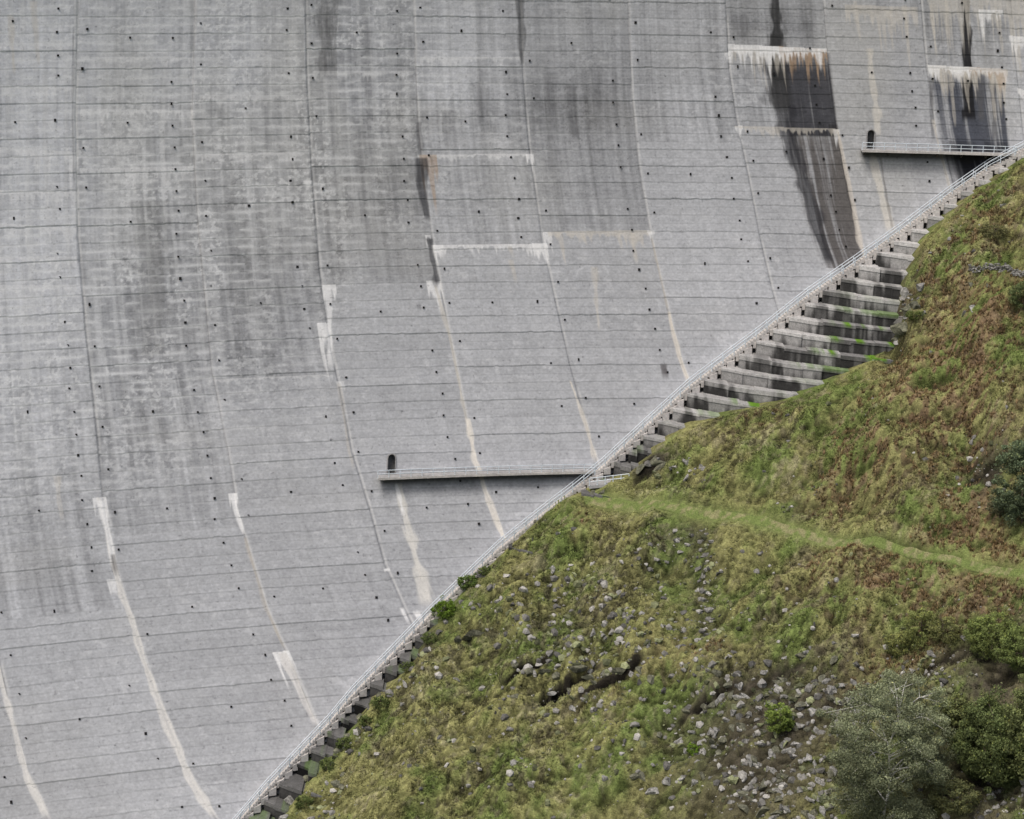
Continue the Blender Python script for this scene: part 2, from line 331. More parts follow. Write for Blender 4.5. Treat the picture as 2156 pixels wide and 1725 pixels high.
streak([(1853,330),(1868,420),(1880,490)],3,4,(.16,.15,.14),.6,1,.3,31)
streak([(838,1016),(860,1110),(880,1190),(900,1278)],9,12,(.65,.63,.58),.9,.9,.3,32)
streak([(834,1016),(850,1090)],6,4,Wc,.9,1,.1,33)
streak([(886,330),(890,400),(904,470)],18,9,Dk,.9,1,.25,34)
streak([(905,500),(914,560),(920,610)],9,5,Dk,.8,1,.3,35)
streak([(880,255),(886,330)],9,9,Dk,.6,1,.3,36)
streak([(1397,765),(1403,802)],9,6,(.06,.05,.05),.8,1,.2,37)
streak([(845,1278),(862,1315)],7,4,Wc,.9,1,.2,38)
streak([(876,1285),(888,1312)],8,5,Wc,.8,1,.2,39)
streak([(160,-40),(158,260),(163,480)],5,5,(.62,.62,.60),.7,1,.5,40)
streak([(155,60),(157,400)],3,3,(.14,.14,.15),.5,1,.4,42)
streak([(882,640),(884,655)],8,5,Dk,.7,1,.2,41)
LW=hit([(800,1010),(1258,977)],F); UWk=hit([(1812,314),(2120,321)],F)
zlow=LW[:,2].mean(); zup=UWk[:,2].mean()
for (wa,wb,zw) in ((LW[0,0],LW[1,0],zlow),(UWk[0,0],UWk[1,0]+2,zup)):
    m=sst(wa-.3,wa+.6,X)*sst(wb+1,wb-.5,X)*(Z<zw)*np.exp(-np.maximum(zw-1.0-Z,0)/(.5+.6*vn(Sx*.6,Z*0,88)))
    R=R*(1-.78*np.clip(m,0,1)[...,None])  # deck shadow painted into the wall colour, together with a dark stain
sp=(fbm(Sx*3.2,Z*3.2,2,97)>.84); R=np.where(sp[...,None],R*.75,R)
dst=Z-Zs(X); R=R*(1+.12*np.exp(-(np.maximum(dst,0)/2.2)**2)[...,None])
R=np.clip(R,.01,.8)
relief=.045*(1-lf)+.025*lt; groove=.05*np.exp(-(dj/.10)**2)+.015*np.exp(-(dl/.09)**2)
steplat=(rt2[3,(blk+1)%20]*.05)[None,:]
Y=F(X,Z)-relief+groove+steplat+.05*(fbm(Sx*.8,Z*1.5,3,98)-.5)
V=np.stack([X,Y,Z],-1)
idx=np.arange(NU*NZ).reshape(NZ,NU)
keep=(Z>Zs(X)-9)[:-1,:-1].copy()
doors=[]
for px,zd in (((824,990),zlow),((1833,300),zup)):
    xd=hit([px],F)[0,0]; doors.append((xd,zd+.05))
Xc=(X[:-1,:-1]+X[1:,1:])/2; Zc=(Z[:-1,:-1]+Z[1:,1:])/2
def inside(x,z,w,h):
    return (np.abs(x)<w)&(z>0)&((z<h-w)|((x**2+(z-(h-w))**2)<w*w))
for xd,zd in doors: keep&=~inside(Xc-xd,Zc-zd,.50,2.5)
q=np.stack([idx[:-1,:-1],idx[:-1,1:],idx[1:,1:],idx[1:,:-1]],-1)[keep]
dam=empty("concrete_dam",(0,0,0)); meta(dam,"huge curved grey concrete arch dam with stained block joints","dam")
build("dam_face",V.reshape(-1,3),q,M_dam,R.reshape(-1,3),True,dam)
zc=124.0; xs_=np.linspace(-95,95,120); cv=[];cf=[]
yy=F(xs_,zc)
for x,y in zip(xs_,yy): cv+= [(x,y-.4,zc-.1),(x,y-.4,zc+1.0),(x,y+7,zc+1.0),(x,y+7,zc-8)]
for i in range(len(xs_)-1):
    for k in range(3): a=i*4+k; cf.append((a,a+4,a+5,a+1))
build("crest",cv,cf,M_deck,None,False,dam)
def surf(x,z,o=0): return np.array([x,F(x,z)-o,z])
for xd,zd in doors:
    A=Acc(); w,h=.47,2.5
    pr=[(-w,0)]+[(w*math.cos(t),h-w+w*math.sin(t)) for t in np.linspace(math.pi,0,13)]+[(w,0)]
    pro=[(-w-.15,0)]+[((w+.15)*math.cos(t),h-w+(w+.15)*math.sin(t)) for t in np.linspace(math.pi,0,13)]+[(w+.15,0)]
    i0=[surf(xd+a,zd+b,.12) for a,b in pr]; o0=[surf(xd+a,zd+b,.12) for a,b in pro]; ob=[surf(xd+a,zd+b,-.2) for a,b in pro]
    ib=[surf(xd+a,zd+b,-.3) for a,b in pr]; n=len(pr)
    A.add(i0+o0+ob+ib,[(i,i+1,n+i+1,n+i) for i in range(n-1)]+[(n+i,n+i+1,2*n+i+1,2*n+i) for i in range(n-1)]+[(i+1,i,3*n+i,3*n+i+1) for i in range(n-1)])
    v,f=A.out(); d=build("doorway",v,f,M_trim,None,False,dam)
    B=Acc(); ib2=[surf(xd+a,zd+b,-1.0) for a,b in pr]
    B.add(ib+ib2,[(i+1,i,n+i,n+i+1) for i in range(n-1)]+[(0,n-1,2*n-1,n)])
    v,f=B.out(); build("passage",v,f,M_niche,None,False,d)
    cc_=surf(xd,zd+1.0,-1.0)+np.array([0,-.01,0])
    C_=Acc(); C_.add([p+np.array([0,-.01,0]) for p in ib2]+[cc_],[(i,i+1,n) for i in range(n-1)]+[(n-1,0,n)])
    v,f=C_.out(); build("door",v,f,M_niche,None,False,d)
def hole_mesh():
    A=Acc(); a=.13; b=.09
    o=[(-a,0,-a),(a,0,-a),(a,0,a),(-a,0,a)]; fr_=[(x*1,-.05,z*1) for x,_,z in o]; inn=[(-b,-.05,-b),(b,-.05,-b),(b,-.05,b),(-b,-.05,b)]; back=[(x,-.015,z) for x,_,z in inn]
    A.add(o+fr_+inn+back,[(i,(i+1)%4,4+(i+1)%4,4+i) for i in range(4)]+[(4+i,4+(i+1)%4,8+(i+1)%4,8+i) for i in range(4)]+[(8+i,8+(i+1)%4,12+(i+1)%4,12+i) for i in range(4)]+[(12,13,14,15)])
    v,f=A.out(); return build("drain_hole",v,f,M_dark,None,False,dam)
h0=hole_mesh(); cand=[]
for b in range(-1,10):
    for lane,st_ in ((.83,1.4),(.07,2.5),(.45,6)):
        z=random.uniform(0,3)
        while z<122:
            h=1.75 if b>=7 else 2.0
            z+=h*st_*random.choice([.9,1,1,1.05,2.0])
            u=b+lane+random.uniform(-.02,.02)
            x=float(u2x(np.array([u]),np.array([z]))[0])
            p,_=project(np.array([[x,F(x,z),z]])); p=p[0]
            if -10<p[0]<2160 and -10<p[1]<1730 and z>float(Zs(x))+3 and random.random()>.10: cand.append((x,z))
random.Random(4).shuffle(cand)
def place_hole(o,x,z):
    o.location=(x,float(F(x,z))-.08,z); sl=(F(x,z+.2)-F(x,z-.2))/.4; o.rotation_euler=(-math.atan(sl),0,math.atan(.2-.00374*x))
for i,(x,z) in enumerate(cand[:98]):
    o=h0 if i==0 else h0.copy()
    if i: COL.objects.link(o)
    o.parent=dam; place_hole(o,x,z); o.scale=(random.uniform(.8,1.3),1,random.uniform(.8,1.6))
if len(cand)>98:
    v0=np.array([v.co[:] for v in h0.data.vertices]); f0=np.array([p.vertices[:] for p in h0.data.polygons]); A=Acc()
    for x,z in cand[98:]:
        A.add(v0+np.array([x,F(x,z)-.08,z]),f0)
    v,f=A.out(); o=build("drain_hole",v,f,M_dark,None,False,dam); o["kind"]="stuff"
# ------------------------------------------------------------ stepped abutment
ab=empty("stepped_abutment"); meta(ab,"stepped concrete abutment with stained, mossy ledges beside the dam stair","abutment")
HB=1.72; EP=[(420,1900),(560,1772),(615,1700),(665,1632),(718,1580),(778,1488),(868,1406),(908,1330),(995,1230),(1138,1094),(1190,1050),(1240,1040),(1335,998),(1380,945),(1450,897),(1560,865),(1640,850),(1800,778),(1876,738),(1890,690),(1900,600),(1945,500),(2040,415),(2156,335),(2300,235)]
EW=hit(EP,YB)
wetp=hit([(1800,710),(1480,880),(1590,848),(1860,680)],YB); ZWET=wetp[0,2]
zl=np.arange(4,128,HB)
for i,zt in enumerate(zl):
    xl=float(Xs(zt))+.25
    if xl<-70 or xl>85: continue
    xe=float(inter(zt,EW[:,2],EW[:,0]))
    xr=max(xe+7,xl+5); ym=float(sst(50,62,zt))
    rr=np.random.default_rng(i)
    cuts=[xl]; wmn,wmx=(2.2,5.0) if ym>.5 else (.8,2.0)
    while cuts[-1]<xr: cuts.append(cuts[-1]+rr.uniform(wmn,wmx))
    xs_=[];pid=[]
    for c_ in range(len(cuts)-1):
        seg=np.linspace(cuts[c_]+.005,cuts[c_+1]-.005,max(5,int((cuts[c_+1]-cuts[c_])/.22))); xs_.append(seg); pid+= [c_]*len(seg)
    xs_=np.concatenate(xs_); pid=np.array(pid); n=len(xs_)
    pj=rr.uniform(-.24,.18,60)[pid]*(1+3.0*(1-ym)); ptone=rr.uniform(.75,1.12,60)[pid]; pdark=rr.random(60)[pid]; ptop=rr.uniform(-.16,.08,60)[pid]*(1+3*(1-ym)); lip=rr.uniform(.28,.62,60)[pid]
    cc0=np.array(cuts); half=(.5*np.diff(cc0))[pid]; cen_x=((cc0[:-1]+cc0[1:])/2)[pid]
    ya=YB(cen_x-half,np.full(n,zt)); yb_=YB(cen_x+half,np.full(n,zt)); tt_=(xs_-cen_x+half)/(2*half)
    yf=ya*(1-tt_)+yb_*tt_+pj
    rows=[(3.5,0,0),(.0,0.,0),(-.02,-.002,1),(-.02,-1,1),(.10,-1.02,2),(.10,-.75,2),(.10,-1.05,2),(.08,-1.35,2),(.06,-HB-.3,2)]
    V=[];C=[]
    wmask=np.exp(-((zt-ZWET)/7.0)**2)*sst(xe-15,xe-9,xs_)
    nz1=fbm(xs_*.5,xs_*0+i*3.3,3,46); nz2=fbm(xs_*2.2,xs_*0+i*2.1,3,42)
    for k,(oy,oz,face) in enumerate(rows):
        if k==3: oz=-lip
        if k==4: oz=-lip-.02
        y=yf+oy if k else F(xs_,zt)+1.5
        zz_=zt+oz+ptop*(k<5)+(.05*(nz2-.5))*(k in (1,2))
        V.append(np.stack([xs_,y,np.broadcast_to(zz_,xs_.shape)],-1))
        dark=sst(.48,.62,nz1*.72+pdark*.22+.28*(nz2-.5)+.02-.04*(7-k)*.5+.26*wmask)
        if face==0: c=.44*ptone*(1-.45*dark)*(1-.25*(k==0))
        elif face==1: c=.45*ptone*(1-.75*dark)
        else: c=.29*ptone*(1-.88*dark)  # treads and lips paler than risers: light from above put into the colour
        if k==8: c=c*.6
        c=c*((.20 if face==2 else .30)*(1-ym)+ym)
        drip=wmask*sst(.58,.66,nz2)*.25*(face>0); c=c*(1-drip)+.32*drip
        c3=np.stack([c,c*.985,c*.95],-1)
        gz_=1.3*np.exp(-((zt-ZWET+.5)/3.4)**2)*sst(xe-9.0,xe-5.5,xs_)+1.0*math.exp(-((zt-wetp[2,2]+.8)/1.3)**2)*sst(xe-5,xe-2.5,xs_)+.30*(1-ym)*sst(.60,.75,fbm(xs_*.8,xs_*0+i,2,49))
        moss=np.clip(gz_*sst(.36,.52,fbm(xs_*.7,xs_*0+i*1.9,3,47))*(1.2 if k<=2 else (.15 if k==3 else 0)),0,1)
        c3=c3*(1-moss[:,None])+np.array([.11,.22,.02])*moss[:,None]; C.append(c3)
    m=len(rows); V=np.concatenate(V); C=np.concatenate(C); f=[]
    for k in range(m-1):
        for a in range(n-1): f.append((k*n+a,(k+1)*n+a,(k+1)*n+a+1,k*n+a+1))
    nb=len(V); bt=np.array([[xl,F(xl,zt)+1.5,zt-HB-.3]]); V=np.vstack([V,bt]); C=np.vstack([C,[[.08,.08,.075]]])
    f.append((0,nb,(m-1)*n,n))
    build("concrete_ledge",V,f,M_bench,C,False,ab)
# ------------------------------------------------------------ staircase
st=empty("staircase"); meta(st,"long straight concrete staircase with pale steel handrails climbing the dam toe","staircase")
def slab(A,a,b,zb0,zb1,zt0,zt1,o,inn=.5,xo=0):
    xa,xb=float(Xs(a)),float(Xs(b)); ya,yb=float(F(xa,a)),float(F(xb,b))
    A.box8([(xa-.05,ya-o,zb0),(xb+.02+xo,yb-o,zb1),(xb+.02+xo,yb+inn,zb1),(xa-.05,ya+inn,zb0),(xa-.05,ya-o,zt0),(xb+.02+xo,yb-o,zt1),(xb+.02+xo,yb+inn,zt1),(xa-.05,ya+inn,zt0)])
zv=np.arange(SW[:,2].min()-4,SW[:,2].max()+6,.27); A=Acc()
for a,b in zip(zv[:-1],zv[1:]): slab(A,a,b,a-.20,a-.20,b,b,1.80)
v,f=A.out(); build("flight",v,f,M_step,None,False,st)
A=Acc(); zq=np.arange(zv[0],zv[-1]-1.1,.86)
for a in zq:
    rr_=random.uniform(-.06,.14)
    slab(A,a,a+.45,a-.95,a-.95,a-.21,a+.15,1.95+rr_,.5,.34)
v,f=A.out(); build("support_block",v,f,M_step,None,False,st)
A=Acc()
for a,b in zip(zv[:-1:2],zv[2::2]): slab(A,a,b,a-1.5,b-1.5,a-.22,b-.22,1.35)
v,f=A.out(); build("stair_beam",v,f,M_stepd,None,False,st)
def railing(fun,n,parent,heights=(1.05,.55),r=.045,postr=.045,ph=1.05,mid=3):
    P=[np.array(fun(t)) for t in np.linspace(0,1,n*mid+1)]; A=Acc()
    for h in heights:
        for p,q in zip(P[:-1],P[1:]): A.tube(p+[0,0,h],q+[0,0,h],r)
    v,f=A.out(); R_=build("railing",v,f,M_rail,None,True,parent)
    B=Acc(); B.tube((0,0,0),(0,0,ph),postr); B.box8([(-.09,-.09,0),(.09,-.09,0),(.09,.09,0),(-.09,.09,0),(-.09,-.09,.04),(.09,-.09,.04),(.09,.09,.04),(-.09,.09,.04)])
    v,f=B.out(); p0=None
    for i in range(n+1):
        if p0 is None: p0=build("post",v,f,M_rail,None,False,R_); o=p0
        else: o=p0.copy(); COL.objects.link(o); o.parent=R_
        o.location=Vector(P[i*mid])
    return R_
z0,z1=zv[0],zv[-1]
def sf(off):
    def f(t):
        z=z0+(z1-z0)*t; x=float(Xs(z)); return (x,float(F(x,z))-off,z+.15)
    return f
railing(sf(1.70),84,st,r=.055,postr=.065); railing(sf(.25),84,st,r=.055,postr=.065)
# ------------------------------------------------------------ walkways
def walkway(xa,xb,z,label,npost):
    w=empty("walkway",(0,0,0)); meta(w,label,"walkway")
    xs_=np.linspace(xa,xb,24)
    def bx(A,y0,y1,zb,zt):
        for a,b in zip(xs_[:-1],xs_[1:]):
            fa,fb=float(F(a,z)),float(F(b,z))
            A.box8([(a,fa-y1,zb),(b,fb-y1,zb),(b,fb-y0,zb),(a,fa-y0,zb),(a,fa-y1,zt),(b,fb-y1,zt),(b,fb-y0,zt),(a,fa-y0,zt)])
    A=Acc(); bx(A,-.8,1.6,z-.22,z); v,f=A.out(); build("deck",v,f,M_deck,None,False,w)
    A=Acc(); bx(A,1.603,1.72,z-.26,z+.06); v,f=A.out(); build("edge_beam",v,f,M_step,None,False,w)
    A=Acc()
    for a in np.linspace(xa+.5,xb-.5,npost//2):
        fa=float(F(a,z)); 
        A.box8([(a-.12,fa-.1,z-.9),(a+.12,fa-.1,z-.9),(a+.12,fa+.8,z-.9),(a-.12,fa+.8,z-.9),(a-.12,fa-1.4,z-.223),(a+.12,fa-1.4,z-.223),(a+.12,fa+.8,z-.223),(a-.12,fa+.8,z-.223)])
    v,f=A.out(); build("bracket",v,f,M_stepd,None,False,w)
    railing(lambda t:(xa+(xb-xa)*t,float(F(xa+(xb-xa)*t,z))-1.62,z),npost,w,mid=1,r=.05,postr=.05)
    return w
walkway(LW[0,0]-.2,float(Xs(zlow))-.6,zlow,"narrow concrete walkway on the dam face leading to an arched doorway",20)
walkway(UWk[0,0],float(Xs(zup))-.3,zup,"upper concrete walkway with pale railing below dark wet stains",14)
# ------------------------------------------------------------ terrain
gx=np.linspace(-110,150,1301)
def gsm(y,sig):
    k=int(4*sig/.2); g=np.exp(-(np.arange(-k,k+1)*.2/sig)**2/2); g/=g.sum()
    yp=np.concatenate([y[0]+(y[1]-y[0])*np.arange(-k,0),y,y[-1]+(y[-1]-y[-2])*np.arange(1,k+1)])
    return np.convolve(yp,g,'valid')
ze=inter(gx,EW[:,0],EW[:,2]); ye=YB(gx,ze)
ZE=gsm(ze,.35); ZM=gsm(ze,9); YS=gsm(ye,2.0)
def T0(Xq,Yq):
    d=np.interp(Xq,gx,YS)-Yq; k=sst(0,16,d)
    z=np.interp(Xq,gx,ZE)*(1-k)+np.interp(Xq,gx,ZM)*k
    dp=np.maximum(d,0)
    return z-.52*dp+np.minimum(dp,6)*.10, d
def march(p,fun,step=.5):
    d=rays(p); n=len(d); done=np.zeros(n,bool); res=np.full(n,330.)
    for s in np.arange(90,380,step):
        P=CAM+d*s; z=fun(P[:,0],P[:,1])[0]; h=(P[:,2]<z)&~done; res[h]=s; done|=h
        if done.all(): break
    return CAM+d*res[:,None],res
def hitT(p): return march(p,T0)
PATHP=[(1235,1043),(1300,1058),(1400,1078),(1500,1088),(1600,1100),(1700,1112),(1800,1125),(1900,1142),(2000,1162),(2080,1180),(2160,1200),(2260,1225)]
PW,_=hitT(PATHP)
PYX=np.linspace(PW[0,0]-2,PW[-1,0]+6,300); PYY=np.interp(PYX,PW[:,0],PW[:,1]); PYY=np.convolve(np.pad(PYY,20,'edge'),np.ones(41)/41,'valid')
# x,y,rx,ry,depth(+hollow,-mound),sharpness
HOL=[(1110,1432,46,6,1.0,3),(1195,1454,60,8,1.7,3),(1300,1434,54,6,1.1,3),(1190,1386,140,20,-1.6,1.6),(1500,1440,60,25,-1.6,1.5),(1500,1490,80,8,.6,2),(1220,1110,90,35,-1.2,1.3),(1520,1330,60,20,-1.0,1),(1050,1500,80,25,-1.2,1),(1750,1180,100,35,-1.2,1.2),(1400,1200,60,40,1.2,1.2),
 (2000,760,120,18,-1.4,1.3),(1960,930,120,16,-1.4,1.3),(2090,520,70,14,-.6,1.5),(1700,900,120,18,-1.1,1.2),(1450,960,60,12,-1.0,1.4),(1360,985,40,10,-.8,1.5),(860,1560,120,25,-1.4,1.3),(1000,1650,120,10,.9,1.5),(1280,1560,160,20,-1.4,1.3),(1620,1450,120,10,.7,1.5),(2080,990,60,14,1.2,2),(1960,1400,90,12,.9,1.6),(1330,1640,70,8,.8,1.6),(1130,1210,60,8,.7,1.6),(1800,980,90,14,-1.2,1.4),(1900,800,110,10,.9,1.4),(1350,1180,60,16,-1.2,1.3),(1620,1260,80,25,-1.5,1.3),(1800,1300,90,25,-1.5,1.3),(1700,1370,90,12,1.0,1.5)]
HW,HT=hitT([h[:2] for h in HOL])
def T(Xq,Yq):
    z,d=T0(Xq,Yq); m=sst(0,3,d)
    n1=fbm(Xq/16,Yq/16,3,201); n2=fbm(Xq/6+1.5*n1,Yq/5,2,205); rdg=1-np.abs(fbm(Xq/7+.8*n1,Yq/9+2,3,208)-.5)*5
    py=np.interp(Xq,PYX,PYY,left=-999,right=-999); dpth=Yq-py; wl=1.2+.9*sst(45,8,Xq); g=np.exp(-(dpth/wl)**2)*sst(PYX[0],PYX[0]+4,Xq); gw_=np.exp(-(dpth/(wl*2.2))**2)*sst(PYX[0],PYX[0]+4,Xq)
    hf=m*(1-.8*g)
    n=(n1-.5)*6.0*sst(4,25,d)+((n2-.5)*3.2*m+np.clip(rdg,-1,1)*.5*m)*(1-.7*gw_)+(.55-np.abs(fbm(Xq/3.2,Yq/2.4,3,212)-.5)*6)*.18*hf+(fbm(Xq/1.1,Yq/1.1,3,210)-.5)*.8*(.2+.8*hf)*(1-.8*g)
    n=n+.18*hf*sst(.5,.8,vn(Xq/.75,Yq/.75,214))+.12*hf*vn(Xq/.36,Yq/.36,213)
    z=z+n
    rough=sst(.38,.55,fbm(Xq/9,Yq/9,2,217))*sst(3,9,d)
    ph=z*1.1+3*vn(Xq/7,Yq/7,215)+1.0*vn(Xq/1.5,Yq/1.5,216); saw=(ph-np.floor(ph)); z=z+.55*rough*hf*(1-gw_)*(sst(0,.8,saw)-saw)
    z=z-.2*g+.2*np.exp(-((dpth-wl*1.5)/.8)**2)*(py>-900)
    for h,w,t in zip(HOL,HW,HT):
        pp=FP/t; rx=h[2]/pp; ry=h[3]/pp/.6
        dx=(Xq-w[0])/rx; q=(dx+.5*(fbm(Xq*.9,Yq*.9,3,218)-.5))**2+((Yq-w[1])/ry+1.6*(fbm(Xq*.8,Yq*.8,3,219)-.5))**2
        z=z-h[4]*np.exp(-q**h[5])*(1-gw_)
    return z,d,g
NX,ND=1200,980
tx=np.concatenate([np.linspace(-75,-60,30),np.linspace(-59.8,100,NX-30)]); td=np.concatenate([np.linspace(-7,0,30),np.linspace(.14,130,ND-70),np.linspace(131,190,40)])
TX,TD=np.meshgrid(tx,td); TY=np.interp(TX,gx,YS)-TD
TZ,_,PG=T(TX,TY)
def tcol(Xq,Yq,d,pg):
    n1=fbm(Xq/7,Yq/7,4,220); n2=fbm(Xq/2.2,Yq/2.2,4,225); n3=fbm(Xq/.6,Yq/.6,3,230); n4=fbm(Xq/4+9,Yq/2.5,4,235); n5=vn(Xq/.35,Yq/.35,237); n6=fbm(Xq/11+3,Yq/9,3,239)
    g=np.array([.108,.140,.042]); ol=np.array([.188,.184,.076]); st_=np.array([.35,.32,.20]); br=np.array([.165,.108,.068]); so=np.array([.050,.043,.033])
    c=g+(ol-g)*sst(.34,.60,n2*.4+n1*.6)[...,None]
    c=c+(st_-c)*(sst(.50,.70,n3*.40+n4*.30+n5*.1+n6*.2)*.55)[...,None]
    c=c*(1-(.25+.35*sst(.45,.6,n6))*sst(.50,.64,n2*.2+n3*.8))[...,None]
    c=c*(.76+.48*n5)[...,None]
    w=np.zeros_like(Xq)
    for x,y,rx,ry,a in BR_:
        w=w+a*np.exp(-((Xq-x)/rx)**2-((Yq-y)/ry)**2)
    w=np.clip(w,0,1)*(.08+.92*sst(.45,.60,n4*.22+n3*.5+n2*.28))
    c=c+(br-c)*np.clip(w*.75,0,.78)[...,None]
    s=np.zeros_like(Xq)
    for x,y,rx,ry,a in SO_:
        s=s+a*np.exp(-((Xq-x)/rx)**2-((Yq-y)/ry)**2)
    s=np.clip(s,0,1); s=s*sst(.3,.55,n3*.5+n2*.5+s*.15)
    c=c+(so-c)*np.clip(s,0,.9)[...,None]
    h=np.zeros_like(Xq)
    for x,y,rx,ry,a in HO_:
        h=h+a*np.exp(-(((Xq-x)/rx)**2+((Yq-y)/ry)**2)**2)
    h=np.clip(h,0,1)*sst(.38,.52,n3*.6+n2*.4+h*.13); c=c+(np.array([.018,.016,.012])-c)*h[...,None]; s=np.maximum(s,h*1.1)  # dark soil, with the shade of the hollows painted in as near-black
    c=c+(np.array([.150,.185,.060])-c)*np.clip(pg*.95,0,1)[...,None]
    return c,w,s
def tob(L):
    w,t=hitT([l[:2] for l in L]); o=[]
    for l,p,tt in zip(L,w,t):
        pp=FP/tt; o.append((p[0],p[1],l[2]/pp,l[3]/pp/.6,l[4]))
    return o
BR_=tob([(1900,1215,140,45,1.1),(1750,1190,110,30,.6),(1800,1000,110,55,.6),(1920,850,150,100,.75),(2050,700,110,90,.8),(1600,900,100,30,.4),(2080,450,90,60,.5),(1230,1110,60,25,.4),(1350,1420,120,50,.3),(2050,950,80,120,.8),(2100,1250,90,60,.9),(1900,1380,130,40,.6),(1960,590,60,30,.7),(2050,1100,100,30,.7),(1500,1380,80,30,.3)])
SO_=tob([(1500,1490,70,9,.9),(1240,1300,150,60,.35),(1480,1230,30,120,.5),(1520,1600,140,110,.7),(1700,1500,130,60,.8),(1640,1690,140,60,.7),(2080,1650,120,100,.9),(900,1360,30,40,.7),(1440,1140,60,25,.5),(1650,1085,50,20,.3),(1900,650,40,55,.7),(2080,990,50,40,1.0),(1380,970,40,20,1.0),(2100,1420,120,80,.8),(1960,1400,80,9,1.0),(1620,1450,90,7,.9)])
HO_=tob([(1195,1450,66,9,1.5),(1112,1429,52,6,1.5),(1300,1431,56,6,1.5),(1240,1464,34,5,1.1),(1365,985,30,10,1.1),(1255,1046,30,6,1.0),(2085,1000,35,22,.9),(1500,1488,60,4,1.0),(1000,1338,30,8,.9)])
TC,_,_=tcol(TX,TY,TD,PG)
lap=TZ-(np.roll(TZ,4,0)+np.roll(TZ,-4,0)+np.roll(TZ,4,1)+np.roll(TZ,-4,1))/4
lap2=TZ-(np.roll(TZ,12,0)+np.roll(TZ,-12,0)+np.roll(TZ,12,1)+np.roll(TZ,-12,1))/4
TC=TC*np.clip(1+lap*1.8+lap2*.35,.40,1.3)[...,None]  # shading of humps and dips multiplied into the turf colour
V=np.stack([TX,TY,TZ],-1); idx=np.arange(TX.size).reshape(TX.shape)
q=np.stack([idx[:-1,:-1],idx[1:,:-1],idx[1:,1:],idx[:-1,1:]],-1).reshape(-1,4)
hs=build("hillside",V.reshape(-1,3),q,M_ground,TC.reshape(-1,3),True); hs["kind"]="structure"; hs["label"]="steep grassy hillside with bracken and bare stony patches"
vg=build("ground",[(-3000,-3000,-40),(3000,-3000,-40),(3000,3000,-40),(-3000,3000,-40)],[(0,1,2,3)],M_valley); vg["kind"]="structure"
pn=340; pxs=np.linspace(PYX[8],PYX[-1],pn); pys=np.interp(pxs,PYX,PYY); wl=.62+.6*sst(45,8,pxs); V=[];C=[]
for k,o in enumerate(np.linspace(-1,1,9)):
    y=pys+o*wl*(1+.5*(vn(pxs*.8,pxs*0+k,301)-.5)); z,_,_=T(pxs,y); V.append(np.stack([pxs,y,z+.07-.13*(abs(o)>.9)],-1))
    nn=fbm(pxs*1.5,y*1.5,3,302)[:,None]; C.append(np.array([.140,.178,.056])+(np.array([.23,.22,.11])-np.array([.140,.178,.056]))*sst(.45,.7,nn))
f=[(k*pn+a,k*pn+a+1,(k+1)*pn+a+1,(k+1)*pn+a) for k in range(8) for a in range(pn-1)]
pt=build("path",np.concatenate(V),f,M_ground,np.concatenate(C),True); pt["kind"]="structure"; pt["label"]="narrow green trodden trail crossing the hillside"
# ------------------------------------------------------------ rocks
def ico(sub):
    import bmesh
    bm=bmesh.new(); bmesh.ops.create_icosphere(bm,subdivisions=sub,radius=1); v=np.array([a.co[:] for a in bm.verts]); f=np.array([[x.index for x in p.verts] for p in bm.faces]); bm.free(); return v,f
I3=ico(3); I1=ico(1)
def rockv(base,seed,planes=9,lo=.35,hi=.8,nz=.10):
    r=np.random.default_rng(seed); v=base.copy()
    for _ in range(planes):
        n=r.normal(size=3); n/=np.linalg.norm(n); h=r.uniform(lo,hi); dd=v@n; m=dd>h; v[m]-=np.outer(dd[m]-h,n)
    v=v*(1+nz*(fbm(v[:,0]*2+seed,v[:,1]*2+v[:,2]*1.7,3,seed+400)-.5)[:,None])
    v*=np.array([r.uniform(.85,1.3),r.uniform(.75,1.1),r.uniform(.65,1.0)]); return v
clusters=[
(1250,1300,160,65,520,.06,.75),(1210,1370,110,30,200,.07,.75),(1330,1350,100,45,190,.07,.75),(1060,1290,90,60,100,.07,.75),(1483,1240,16,110,280,.09,.6),(1420,1200,80,60,120,.06,.5),(1530,1590,130,90,600,.07,1.1),(1700,1490,130,60,640,.07,1.1),(1640,1680,110,50,460,.07,1.05),
(1650,1085,45,18,60,.07,.4),(1440,1135,50,20,100,.07,.5),(1460,995,35,18,30,.25,1.0),(1350,985,40,16,20,.3,1.0),(1720,1010,12,40,25,.08,.35),(1190,1240,80,30,80,.06,.6),(1280,1485,110,25,100,.08,.8),(1130,1420,70,10,36,.2,.8),(1290,1420,60,8,36,.2,.8),
(1000,1500,150,60,120,.06,.6),(1480,1420,90,30,110,.07,.7),
(900,1620,160,90,140,.05,.5),(1200,1600,200,90,220,.05,.6),(2080,1680,80,50,150,.12,.7),(1950,1420,90,40,170,.1,.7),(2060,1330,60,40,40,.1,.5),(1130,1120,60,30,30,.08,.5),(1800,900,280,170,110,.06,.6),(1900,650,30,50,90,.2,1.2),(1640,1300,120,80,120,.06,.5),(1850,1300,150,80,60,.07,.5),(680,1690,50,40,90,.15,.9),
(2050,500,80,80,40,.08,.6),(990,1230,30,30,30,.15,.7),(1480,1320,50,40,90,.09,.5),(700,1600,40,40,90,.2,.9),(890,1370,30,40,70,.2,.9),(1750,1640,80,60,200,.08,.9),(825,1440,40,30,70,.2,.8),(750,1525,30,40,60,.2,.8),(2080,1000,50,50,60,.1,.6),(1300,1480,250,120,150,.05,.6),(1500,1180,300,60,90,.05,.5)]
pts=[];sz=[]
rr=np.random.default_rng(11)
for x,y,rx,ry,n,a,b in clusters:
    p=np.stack([x+rr.normal(size=n)*rx*.7,y+rr.normal(size=n)*ry*.7],-1); pts.append(p); s=a+(b-a)*rr.random(n)**3.8; sz.append(s)
p=np.concatenate(pts); s=np.concatenate(sz)
